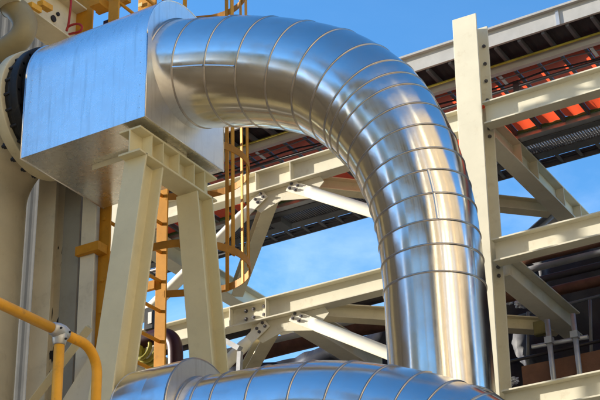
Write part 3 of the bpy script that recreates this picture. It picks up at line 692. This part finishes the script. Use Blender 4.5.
# ------------------------------------------------------------------ ground, and unseen structures added for shade and reflections
gnd = MB(); gnd.add([(-600, -600, 0), (600, -600, 0), (600, 600, 0), (-600, 600, 0)], [(0, 1, 2, 3)]); gnd.build('ground', 'concrete', None, 0, 'structure')
def hall(x0, x1, y0, y1, z, label, wall, ribs='x'):
    t = thing('added_building', label, 'building', ((x0 + x1) / 2, (y0 + y1) / 2, 0), 'added unseen buildings around the yard')
    b = MB(); b.box((x0, y0, 0), (x1, y1, z)); b.build('wall', wall, t)
    b = MB(); b.box((x0 - .2, y0 - .2, z + .002), (x1 + .2, y1 + .2, z + .35)); b.build('roof', 'galv_l', t)
    return t
hall(-15.4, -14.2, 7.4, 12.3, 14.7, 'unseen tall tan block added left of the camera to cast shade', 'bwall')  # caster out of view, added to shade the box, stand and left side
hall(-18, -14.0, 2.3, 7.2, 11.6, 'lower unseen tan block added beside the tall one for shade', 'bwall')  # added out of view: shades the handrail and browns the duct's reflection
hr2 = hall(3.2, 10, -20, 13.8, 20, 'unseen long tan hall added right of the camera for warm reflections', 'bwall')  # added out of view as a sunlit wall for the duct to mirror
rq = random.Random(21); y = -19.6
while y < 13.2:
    wd_ = rq.uniform(.25, 1.5); pj_ = rq.uniform(.05, .5); zt2 = rq.choice((12, 16, 18, 19.8))
    b = MB(); b.box((3.19 - pj_, y, 0 if rq.random() < .7 else rq.uniform(3, 9)), (3.195, min(y + wd_, 13.6), zt2)); b.build('streak_panel', rq.choice(('cream', 'bwall', 'grey_l', 'rust', 'tank', 'galv', 'dark', 'cream2')), hr2)  # assorted panels added so the mirrored wall breaks into streaks
    y += wd_ + rq.uniform(.1, .8)
gl = thing('added_gallery', 'unseen brown gallery on legs added behind the camera for duct reflections', 'gallery', (-5, -12, 0))  # added overhead so the duct mirrors brown with sky beneath
b = MB(); b.box((-15, -13.5, 17.2), (2.9, -10.5, 27)); b.build('housing', 'tank', gl)
for x in (-14, -6, 2):
    b = MB(); b.bar((x, -12, 0), (x, -12, 17.19), .5, .5, (0, 1, 0)); b.build('leg', 'cream2', gl)
for k in range(9):
    b = MB(); b.box((-14.6 + 2 * k, -10.495, 18.5), (-13.6 + 2 * k, -10.45, 25.5)); b.build('louvre_panel', ('bdark', 'rust', 'grey_l')[k % 3], gl)
def tank(x, y, r, z, label):
    t = thing('added_tank', label, 'tank', (x, y, 0))
    b = MB(); b.tube([(x, y, 0), (x, y, z)], r, 64); b.build('shell', 'tank', t)
    b = MB(); b.tube([(x, y, z + .01), (x, y, z + .6), (x, y, z + 1.2)], [r + .12, r * .6, .3], 48); b.build('roof', 'galv_l', t)
    for k in range(1, 6): b = MB(); b.tube([(x, y, z * k / 6 - .06), (x, y, z * k / 6), (x, y, z * k / 6 + .06)], [r, r + .12, r], 64, False); b.build('stiffening_ring', 'bdark', t)
tank(-31, -30, 8, 27, 'unseen tan tank added behind the camera for duct reflections');  # added to put a golden patch into the duct's reflection
def far_rack(x0, x1, y, label):
    t = thing('added_pipe_rack', label, 'pipe rack', ((x0 + x1) / 2, y, 0))
    x = x0
    while x <= x1 + .1:
        for dy in (0, 4):
            b = MB(); b.ibeam((x, y + dy, 0), (x, y + dy, 8.6), .4, .35, .02, .03, (0, -1, 0)); b.build('column', 'cream', t)
        for z in (4.2, 6.4, 8.4): b = MB(); b.ibeam((x, y + .2, z), (x, y + 3.8, z), .36, .26); b.build('cross_beam', 'cream', t)
        x += 6
    for z in (4.2, 6.4, 8.4):
        for dy in (0, 4): b = MB(); b.ibeam((x0 - .5, y + dy + (.25 if dy == 0 else -.25), z - .02), (x1 + .5, y + dy + (.25 if dy == 0 else -.25), z - .02), .34, .12); b.build('beam', 'cream', t)
    for k, (dy, z, r, mt) in enumerate(((.9, 4.62, .22, 'alu'), (1.9, 4.58, .18, 'rust'), (2.9, 4.66, .25, 'galv'), (.8, 6.80, .2, 'pipe_tan'), (2.0, 6.9, .28, 'alu'), (3.0, 6.78, .16, 'darkpipe'), (1.2, 8.8, .2, 'galv'), (2.6, 8.85, .26, 'rust'))):
        b = MB(); b.tube([(x0 - 1, y + dy, z), (x1 + 1, y + dy, z)], r, 16); b.build('pipe', mt, t)
far_rack(-34, 8, -14, 'unseen cream pipe rack added behind the camera for the duct to mirror')  # steelwork out of view, added to fill the duct's reflection

# ------------------------------------------------------------------ light
SUN_AZ = 75.0     # degrees from -Y towards -X
SUN_EL = 15.0
a, e_ = math.radians(SUN_AZ), math.radians(SUN_EL)
to_sun = V((-math.sin(a) * math.cos(e_), -math.cos(a) * math.cos(e_), math.sin(e_)))
sl = bpy.data.lights.new('sun', 'SUN'); sl.energy = 3.5; sl.angle = math.radians(.5); sl.color = (1, .93, .80)
so = bpy.data.objects.new('sun', sl); COL.objects.link(so); so.rotation_euler = (-to_sun).to_track_quat('-Z', 'Y').to_euler(); so.location = (-20, -10, 30)
w = bpy.data.worlds.new('World'); S.world = w; w.use_nodes = True; nt = w.node_tree
bg = nt.nodes['Background']; sky = nt.nodes.new('ShaderNodeTexSky'); sky.sky_type = 'NISHITA'; sky.sun_disc = False
sky.sun_elevation = e_; sky.sun_rotation = math.atan2(to_sun.x, to_sun.y)
sky.air_density = 1.0; sky.dust_density = .25; sky.ozone_density = 3.0; sky.altitude = 200
hs_ = nt.nodes.new('ShaderNodeHueSaturation'); hs_.inputs['Saturation'].default_value = 1.2
nt.links.new(sky.outputs[0], hs_.inputs['Color'])
tc = nt.nodes.new('ShaderNodeTexCoord'); mp = nt.nodes.new('ShaderNodeMapping'); mp.inputs['Scale'].default_value = (1, 1, 2.2)
nt.links.new(tc.outputs['Generated'], mp.inputs[0])
nz = nt.nodes.new('ShaderNodeTexNoise'); nz.inputs['Scale'].default_value = 5.5; nz.inputs['Detail'].default_value = 7; nz.inputs['Roughness'].default_value = .6; nz.inputs['Distortion'].default_value = .4
nt.links.new(mp.outputs[0], nz.inputs['Vector'])
rg_ = nt.nodes.new('ShaderNodeMapRange'); rg_.inputs[1].default_value = .48; rg_.inputs[2].default_value = .80; rg_.inputs[4].default_value = .20
nt.links.new(nz.outputs['Fac'], rg_.inputs[0])
sx_ = nt.nodes.new('ShaderNodeSeparateXYZ'); nt.links.new(tc.outputs['Generated'], sx_.inputs[0])
rz = nt.nodes.new('ShaderNodeMapRange'); rz.inputs[1].default_value = .38; rz.inputs[2].default_value = .50; rz.inputs[3].default_value = 1; rz.inputs[4].default_value = .05
nt.links.new(sx_.outputs['Z'], rz.inputs[0])
cm = nt.nodes.new('ShaderNodeMath'); cm.operation = 'MULTIPLY'; nt.links.new(rg_.outputs[0], cm.inputs[0]); nt.links.new(rz.outputs[0], cm.inputs[1])
mxw = nt.nodes.new('ShaderNodeMix'); mxw.data_type = 'RGBA'; nt.links.new(cm.outputs[0], mxw.inputs[0]); nt.links.new(hs_.outputs[0], mxw.inputs[6]); mxw.inputs[7].default_value = (6.5, 6.9, 7.4, 1)
nt.links.new(mxw.outputs[2], bg.inputs['Color']); bg.inputs['Strength'].default_value = .105

# ------------------------------------------------------------------ camera and view
cd = bpy.data.cameras.new('camera'); cd.sensor_width = 36; cd.lens = 36 * F / 600; cd.clip_end = 3000; cd.clip_start = .1
co = bpy.data.objects.new('camera', cd); COL.objects.link(co)
co.matrix_world = Matrix(((RT.x, UP.x, -FW.x, CAM.x), (RT.y, UP.y, -FW.y, CAM.y), (RT.z, UP.z, -FW.z, CAM.z), (0, 0, 0, 1)))
S.camera = co
S.view_settings.view_transform = 'Standard'; S.view_settings.look = 'None'; S.view_settings.gamma = 1; S.view_settings.use_curve_mapping = False
S.view_settings.exposure = 1.78
S.cycles.max_bounces = 8; S.cycles.glossy_bounces = 5; S.cycles.sample_clamp_indirect = 6
